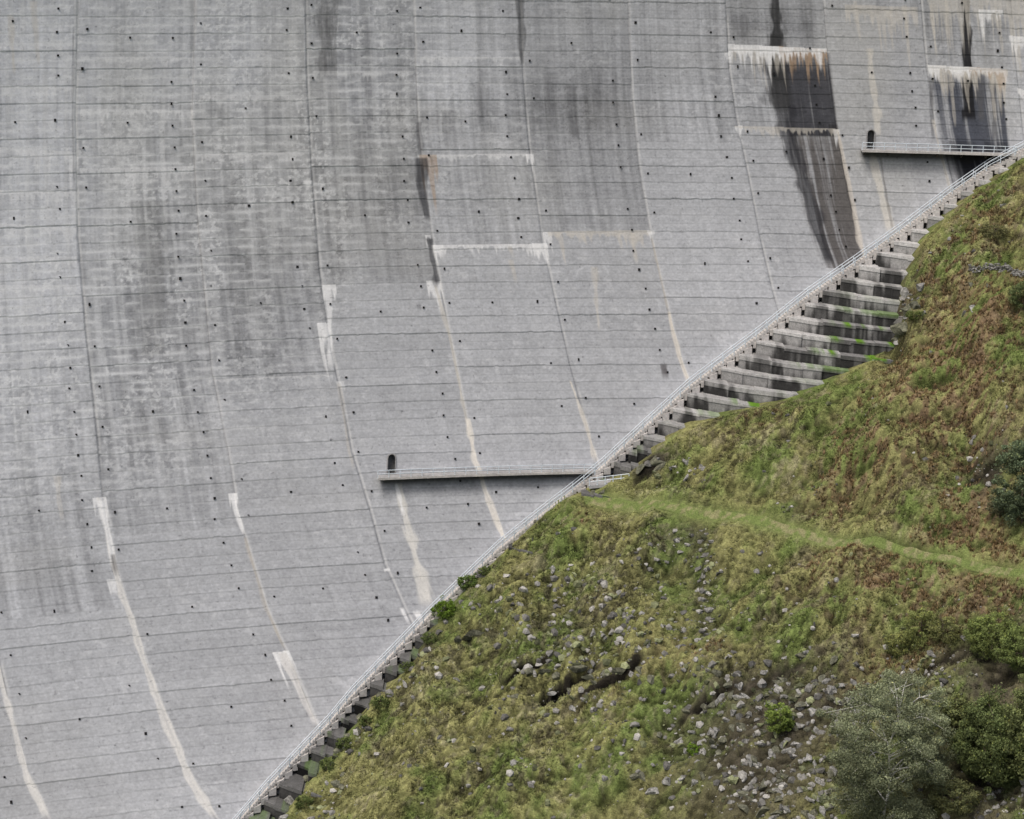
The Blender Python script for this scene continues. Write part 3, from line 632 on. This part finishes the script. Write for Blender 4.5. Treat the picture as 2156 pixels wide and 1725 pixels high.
W,tt=march(p,T,1.0); Zr,Dr,Gr=T(W[:,0],W[:,1])
clm=fbm(W[:,0]/1.5,W[:,1]/1.5,3,260)
ok=(Dr>.6)&(tt<329)&(p[:,1]<1760)&(Gr<.15)&(clm+rr.random(len(s))*.30>.52); W=W[ok]; Zr=Zr[ok]; s=s[ok]; tt=tt[ok]
big=[(985,1342,2.0,1),(1005,1335,1.3,1),(965,1350,1.2,1),(1375,975,1.6,1),(1352,990,1.1,1),(1395,985,1.3,1),(1475,988,1.0,0),(1445,1010,.8,0),
(1880,640,2.3,1),(1905,625,2.2,0),(1938,612,1.9,0),(1886,672,2.4,1),(1912,660,1.8,1),(1865,612,1.7,1),(1852,598,1.3,1),(1905,692,2.0,1),(1890,715,1.7,1),(1870,655,1.9,0),(1925,640,1.4,1),(1892,600,1.5,1),
(2048,650,1.5,0),(2030,665,.9,0),(2110,432,.9,0),(1250,1040,.9,1),(1270,1042,.7,1),(905,1338,1.3,1),(880,1368,1.3,1),(900,1318,1.0,1),(860,1400,1.2,1),(800,1465,1.2,1),(760,1510,1.1,1),(1130,1100,.8,1),
(1085,1416,1.0,1),(1115,1416,1.2,1),(1145,1424,1.0,1),(1172,1428,1.2,1),(1215,1436,1.3,1),(1245,1434,1.0,1),(1275,1422,1.2,1),(1305,1417,1.2,1),(1342,1416,.9,1),(1200,1460,.8,1),(1510,1425,1.3,1),(1370,1430,1.2,1),(1540,1440,1.0,1),(1230,1482,.8,0),(1160,1478,.8,0),(620,1682,1.5,0),(650,1640,1.3,1),(590,1710,1.4,0),(600,1725,1.2,0),(635,1660,1.1,0),(960,1430,.7,0),(1340,1635,.9,1),(990,1610,.9,1),(690,1650,.7,0),(715,1582,1.2,1),(735,1550,1.0,1),(1095,1275,.8,0),(1165,1200,.8,0),(1050,1270,.8,0),(1250,1340,.8,0),(1460,1540,.8,0),(2045,600,.8,1),(2080,608,.7,1),(1700,1540,1.0,1),(1600,1610,.9,0),(1780,1560,.9,0),(1640,1500,.8,0),(1530,1650,1.1,1),(1500,1570,1.0,1),(1750,1480,1.0,1),(1480,1640,.9,1),(1580,1690,1.0,1)]
order=np.argsort(-s/tt); ni=min(205,len(order))
rocks=[]
for k in range(10):
    v=rockv(I3[0],k,17,.28,.65,.32); rocks.append(build("rock",v,I3[1],M_rock if k<6 else M_rockd,None,False))
used=[False]*10
def put_rock(k,loc,sc,lab):
    if not used[k]: o=rocks[k]; used[k]=True
    else: o=rocks[k].copy(); COL.objects.link(o)
    o.location=loc; o.rotation_euler=(random.uniform(-.5,.5),random.uniform(-.5,.5),random.uniform(0,6.28)); o.scale=(sc,sc*random.uniform(.75,1.1),sc*random.uniform(.8,1.15))
    meta(o,lab,"rock","rocks scattered over the hillside")
bw,_=march([b[:2] for b in big],T,.5)
for (x,y,sc,mo),w in zip(big,bw):
    k=random.choice([6,7,8,9]) if mo else random.randrange(6)
    put_rock(k,(w[0],w[1],float(T(w[0:1],w[1:2])[0][0])-sc*.15),sc,"large mossy boulder bedded in rough grass" if mo else "large pale grey boulder bedded in rough grass")
for i in order[:ni]:
    put_rock(random.choice([0,1,2,3,4,5,6,7,8,9]),(W[i,0],W[i,1],Zr[i]-s[i]*.15),s[i]*1.1,"weathered grey stone lying in hillside grass")
A=Acc(); cc=[]; lows=[rockv(I1[0],50+k,6,.3,.7) for k in range(14)]
for i in order[ni:]:
    v=lows[i%14]; a=random.uniform(0,6.28); R3=np.array([[math.cos(a),-math.sin(a),0],[math.sin(a),math.cos(a),0],[0,0,1]])
    A.add((v*s[i]*1.1)@R3.T+np.array([W[i,0],W[i,1],Zr[i]+s[i]*.03]),I1[1]); b=.08+.34*rr.random()**1.4; mo=rr.random()<.28; cc.append(np.tile([b*(.7 if mo else 1),b*(.75 if mo else .97),b*(.4 if mo else .88)],(len(v),1)))
v,f=A.out(); o=build("loose_stones",v,f,M_stone,np.concatenate(cc)); o["kind"]="stuff"; o["label"]="loose pale stones strewn across the slope"
wp,_=march([(2042,572),(2070,574),(2100,577),(2130,582),(2160,587),(2200,592)],T)
A=Acc(); cc=[]
for i in range(len(wp)-1):
    n=int(np.linalg.norm(wp[i+1]-wp[i])/.38)
    for k in range(n):
        b=wp[i]+(wp[i+1]-wp[i])*k/n; zt,_,_=T(b[0:1],b[1:2])
        for lev in range(4):
            v=rockv(I1[0],random.randrange(60,80),5)*random.uniform(.2,.3); A.add(v*[1.1,1,.8]+np.array([b[0]+random.uniform(-.1,.1),b[1]+random.uniform(-.1,.1),zt[0]+.1+lev*.22]),I1[1]); g=random.uniform(.10,.34); cc.append(np.tile([g,g*.98,g*.9],(len(v),1)))
v,f=A.out(); o=build("stone_wall",v,f,M_stone,np.concatenate(cc)); meta(o,"low dry stone retaining wall of grey rubble on grassy slope","wall")
pp,_=hitT([(1240,1036),(1282,1024),(1324,1004)])
w=empty("landing",(0,0,0)); meta(w,"small landing with pale blue railing where the trail meets the stair","landing")
zz0=pp[:,2].mean()+.7; A=Acc()
e0,e2=pp[0],pp[2]
A.box8([(e0[0],e0[1]-.5,zz0-1.3),(e2[0],e2[1]-.5,zz0-.4),(e2[0],e2[1]+2,zz0-.4),(e0[0],e0[1]+2,zz0-1.3),(e0[0],e0[1]-.5,zz0-.9),(e2[0],e2[1]-.5,zz0+.0),(e2[0],e2[1]+2,zz0+.0),(e0[0],e0[1]+2,zz0-.9)])
v,f=A.out(); build("slab",v,f,M_deck,None,False,w)
railing(lambda t:(e0[0]+(e2[0]-e0[0])*t,e0[1]+(e2[1]-e0[1])*t-.4,zz0-.9+.9*t),5,w,mid=1,r=.06,postr=.06)
# ------------------------------------------------------------ grass & bracken
def inframe(X_,Y_,Z_):
    p,z=project(np.stack([X_,Y_,Z_],-1)); return (p[:,0]>-60)&(p[:,0]<2216)&(p[:,1]>150)&(p[:,1]<1790)
n=700000; gxr=rr.uniform(-45,80,n); gd=rr.uniform(.15,122,n); gy=np.interp(gxr,gx,YS)-gd
z0_,_=T0(gxr,gy); ok=inframe(gxr,gy,z0_); gxr=gxr[ok];gy=gy[ok];gd=gd[ok]
gz,_,gp=T(gxr,gy); gc,gw,gs=tcol(gxr,gy,gd,gp)
e_=.6; cur=gz-(T(gxr+e_,gy)[0]+T(gxr-e_,gy)[0]+T(gxr,gy+e_)[0]+T(gxr,gy-e_)[0])/4; gc=gc*np.clip(1+cur*1.5,.5,1.3)[:,None]  # same hump and dip shading painted into the grass colour
clump=fbm(gxr/1.0,gy/1.0,3,241); smooth=sst(.42,.58,fbm(gxr/11+3,gy/9,3,239))
ok=(rr.random(len(gxr))>np.clip(gs*1.0,0,.95))&(gp<.5)&(rr.random(len(gxr))<sst(.25,.55,clump)+.25); gxr,gy,gz,gc,gw,clump,smooth,gp=[q_[ok] for q_ in (gxr,gy,gz,gc,gw,clump,smooth,gp)]
sel=rr.permutation(len(gxr))[:185000]; gxr,gy,gz,gc,gw,clump,smooth,gp=[q_[sel] for q_ in (gxr,gy,gz,gc,gw,clump,smooth,gp)]
hgtn=(.09+.55*np.clip(clump-.3,0,1)**1.3+.2*rr.random(len(gxr))**3)*(.6+.4*smooth)*(1-.5*gp)
def blades(px_,py_,pz_,H,C,nb,wd,seed,sp_=(.60,1.5)):
    r=np.random.default_rng(seed); n=len(px_); VV=[];CC=[]; ct=r.uniform(*sp_,(n,1))
    for k in range(nb):
        a=r.uniform(0,2*math.pi,n); l=r.uniform(.25,.9,n)*H; o=r.uniform(-.09,.09,(n,2)); hh=H*r.uniform(.6,1.2,n)
        wx=np.cos(a+1.57)*wd; wy=np.sin(a+1.57)*wd
        b=np.stack([px_+o[:,0],py_+o[:,1],pz_-.03],-1); wv=np.stack([wx,wy,0*wx],-1)
        tip=b+np.stack([np.cos(a)*l,np.sin(a)*l,hh],-1)
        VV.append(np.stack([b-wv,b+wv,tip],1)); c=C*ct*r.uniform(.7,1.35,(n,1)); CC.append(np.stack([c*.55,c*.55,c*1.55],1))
    V=np.concatenate(VV).reshape(-1,3); C=np.concatenate(CC).reshape(-1,3); return V,np.arange(len(V)).reshape(-1,3),C
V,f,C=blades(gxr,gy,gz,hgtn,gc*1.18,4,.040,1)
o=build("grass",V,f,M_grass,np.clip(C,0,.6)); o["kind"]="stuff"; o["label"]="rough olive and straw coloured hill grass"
m=np.where(gw>.32)[0]; m=m[rr.random(len(m))<.24]
bc=np.array([.195,.122,.070])*rr.uniform(.45,1.6,(len(m),1))+np.array([.02,.04,0])*rr.random((len(m),1))
V,f,C=blades(gxr[m],gy[m],gz[m],.22+.38*rr.random(len(m)),bc,6,.06,2)
o=build("bracken",V,f,M_grass,np.clip(C,0,.5)); o["kind"]="stuff"; o["label"]="rust brown dying bracken fronds among grass"
# ------------------------------------------------------------ trees and bushes
def plant(name,px,h,r,col,nl,leaf,label,cat,trunkcol=(.10,.08,.06),crown_base=.25,seed=0,branches=14,tr=.12,rough_=.26,fleck=.08,brt=.4):
    g=np.random.default_rng(seed+500); w,_=hitT([px]); z,_,_=T(w[:,0],w[:,1]); b=np.array([w[0,0],w[0,1],float(z[0])-.1])
    t=empty(name,tuple(b)); meta(t,label,cat)
    A=Acc(); top=np.array([g.uniform(-.06,.06)*h,g.uniform(-.06,.06)*h,h*.93]); segs=6; pp_=[np.zeros(3)]
    for k in range(1,segs+1): pp_.append(top*k/segs+g.normal(size=3)*[.02*h,.02*h,0])
    for k in range(segs): A.tube(pp_[k],pp_[k+1],tr*(1-k/segs*.8),tr*(1-(k+1)/segs*.8),7)
    cen=[]
    for k in range(branches):
        q=g.uniform(crown_base*.6,.95); i=min(segs-1,int(q*segs)); s0=pp_[i]+(pp_[i+1]-pp_[i])*(q*segs-i)
        a=g.uniform(0,6.28); rad=r*math.sqrt(max(.05,1-((q-.45)/.6)**2))*g.uniform(.65,1.03)
        e=s0+np.array([math.cos(a)*rad,math.sin(a)*rad,h*g.uniform(.05,.18)]); mid=(s0+e)/2+np.array([0,0,h*.04])
        A.tube(s0,mid,tr*brt,tr*brt*.6,5); A.tube(mid,e,tr*brt*.6,tr*.12,5)
        for _ in range(3):
            e2=mid+(e-mid)*g.uniform(.2,.9)+g.normal(size=3)*r*.18; A.tube(mid+(e-mid)*g.uniform(0,.5),e2,tr*.2,tr*.07,4); cen.append(e2)
        cen+= [e,mid*.3+e*.7]
    v,f=A.out(); build("trunk",v,f,M_bark,np.tile(trunkcol,(len(v),1)),True,t)
    nc=int(40+r*30)
    for _ in range(nc):
        d=g.normal(size=3); d/=np.linalg.norm(d); d*=g.uniform(.3,1.0)**.4*g.uniform(.90,1.04)
        cen.append(np.array([d[0]*r,d[1]*r,h*(crown_base+(1-crown_base)/2)+d[2]*h*(1-crown_base)/2*1.02]))
    cen=np.array(cen); cs=g.uniform(.09,rough_,len(cen))*r; cb=g.uniform(.72,1.22,len(cen))
    k=g.integers(0,len(cen),nl); d=g.normal(size=(nl,3)); d/=np.linalg.norm(d,axis=1)[:,None]; d*=g.random((nl,1))**.4
    P=cen[k]+d*cs[k][:,None]*[1,1,.75]; P[:,2]=np.maximum(P[:,2],.02*h)
    a=g.normal(size=(nl,3)); a/=np.linalg.norm(a,axis=1)[:,None]; b2=np.cross(a,g.normal(size=(nl,3))); b2/=np.linalg.norm(b2,axis=1)[:,None]
    ls=leaf*g.uniform(.6,1.4,(nl,1)); a=a*ls; b2=b2*ls*.6
    V=np.stack([P-a,P-b2,P+a,P+b2],1).reshape(-1,3)
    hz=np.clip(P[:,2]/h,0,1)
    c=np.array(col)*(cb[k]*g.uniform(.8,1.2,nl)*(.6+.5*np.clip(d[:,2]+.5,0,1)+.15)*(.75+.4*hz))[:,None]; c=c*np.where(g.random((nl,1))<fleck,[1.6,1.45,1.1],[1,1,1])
    build("crown",V,np.arange(nl*4).reshape(-1,4),M_leaf,np.repeat(c,4,0),False,t)
plant("birch_tree",(1855,1775),17.0,6.5,(.175,.195,.110),130000,.085,"feathery grey green birch with thin white branches","tree",(.66,.64,.58),seed=1,branches=34,crown_base=.03,tr=.17,rough_=.22,fleck=.03,brt=.5)
plant("tree",(2088,1640),8.8,4.5,(.095,.12,.042),50000,.115,"dark green dense leafy tree on stony slope","tree",seed=2,crown_base=.03,branches=20)
plant("tree",(2175,1650),9.5,4.4,(.12,.14,.052),40000,.115,"dark olive broadleaf tree on stony slope","tree",seed=3,crown_base=.03)
plant("bush",(2012,1545),4.5,2.4,(.14,.16,.06),16000,.10,"olive green bush beside darker trees","bush",seed=4,crown_base=.05)
plant("bush",(2085,1390),4.8,3.0,(.15,.185,.055),22000,.085,"green gorse bush on the slope","bush",seed=5,crown_base=.03)
plant("bush",(2150,1425),4.6,2.9,(.13,.165,.05),20000,.085,"green gorse bush on the slope","bush",seed=6,crown_base=.03)
plant("bush",(1940,1345),4.6,2.1,(.19,.215,.07),11000,.075,"light green sapling thicket among rusty bracken","bush",seed=7,crown_base=.05)
plant("bush",(1893,1350),3.0,2.0,(.18,.195,.065),6000,.075,"light green sapling thicket among rusty bracken","bush",seed=8,crown_base=.05)
plant("bush",(1985,1350),3.2,2.0,(.17,.18,.065),6000,.075,"light green sapling thicket among rusty bracken","bush",seed=18,crown_base=.05)
plant("tree",(2152,1100),10,3.8,(.10,.13,.07),32000,.105,"dark bluish green tree on bracken slope","tree",seed=9,crown_base=.05)
plant("bush",(2105,1090),2.8,1.8,(.12,.12,.065),6000,.08,"dark scrubby bush at the foot of a tree","bush",seed=10,crown_base=.05)
plant("bush",(2152,670),3.4,1.9,(.11,.14,.055),8000,.08,"dark green bush on the upper slope","bush",seed=11,crown_base=.05)
plant("bush",(1638,1568),3.4,1.7,(.15,.205,.045),11000,.08,"rounded bright green gorse bush between stones","bush",seed=12,crown_base=.03,branches=10,tr=.06)
plant("bush",(1458,1595),1.2,.75,(.14,.23,.025),2500,.06,"tiny bright green shrub between stones","bush",seed=13,crown_base=.03,branches=6,tr=.03)
plant("bush",(935,1300),2.2,1.7,(.12,.19,.025),5500,.08,"bright green shrub beside the stair","bush",seed=14,crown_base=.03,branches=8,tr=.05)
plant("bush",(985,1240),1.9,1.4,(.10,.15,.035),4000,.08,"green shrub beside the stair","bush",seed=15,crown_base=.03,branches=8,tr=.05)
for i_,(bx_,by_,bh_,br_) in enumerate([(905,1355,1.4,1.2),(800,1490,1.5,1.3),(725,1580,1.4,1.2),(690,1625,1.3,1.2),(860,1420,1.4,1.2),(770,1520,1.2,1.0),(640,1690,1.3,1.2),(1020,1215,1.0,.9)]):
    plant("bush",(bx_,by_),bh_,br_,(.10,.13,.04),3000,.065,"low dark shrub growing against broken ledges","bush",seed=30+i_,crown_base=.03,branches=6,tr=.03)
plant("bush",(1885,588),1.6,1.5,(.11,.13,.05),3500,.07,"low shrub growing on the rocky outcrop","bush",seed=40,crown_base=.03,branches=6,tr=.03)
plant("bush",(1925,680),1.3,1.3,(.12,.15,.045),3000,.07,"low shrub growing on the rocky outcrop","bush",seed=41,crown_base=.03,branches=6,tr=.03)
plant("bush",(2010,1715),3.2,2.6,(.12,.13,.055),10000,.09,"low olive scrub under the birch","bush",seed=16,crown_base=.03)
plant("bush",(2090,520),1.6,2.0,(.13,.13,.055),4000,.08,"low brownish scrub on the upper slope","bush",seed=17,crown_base=.03)
# ------------------------------------------------------------ light
wd=bpy.data.worlds.new("World"); S.world=wd; wd.use_nodes=True; nt=wd.node_tree; nt.nodes.clear()
o=nt.nodes.new("ShaderNodeOutputWorld"); b=nt.nodes.new("ShaderNodeBackground"); sk=nt.nodes.new("ShaderNodeTexSky"); sk.sky_type='NISHITA'; sk.sun_disc=False
EL=math.radians(60); AZ=math.radians(222)
sk.sun_elevation=EL; sk.sun_rotation=AZ; sk.air_density=1.0; sk.dust_density=5.0; sk.ozone_density=.6
nt.links.new(sk.outputs[0],b.inputs[0]); b.inputs[1].default_value=.15; nt.links.new(b.outputs[0],o.inputs[0])
sl=bpy.data.lights.new("sun","SUN"); sl.energy=1.5; sl.angle=math.radians(11); sl.color=(1,.98,.95)
so=bpy.data.objects.new("sun",sl); COL.objects.link(so)
dv=Vector((math.sin(AZ)*math.cos(EL),math.cos(AZ)*math.cos(EL),math.sin(EL))); so.rotation_euler=dv.to_track_quat('Z','Y').to_euler()
S.view_settings.view_transform='Standard'; S.view_settings.look='None'; S.view_settings.exposure=0
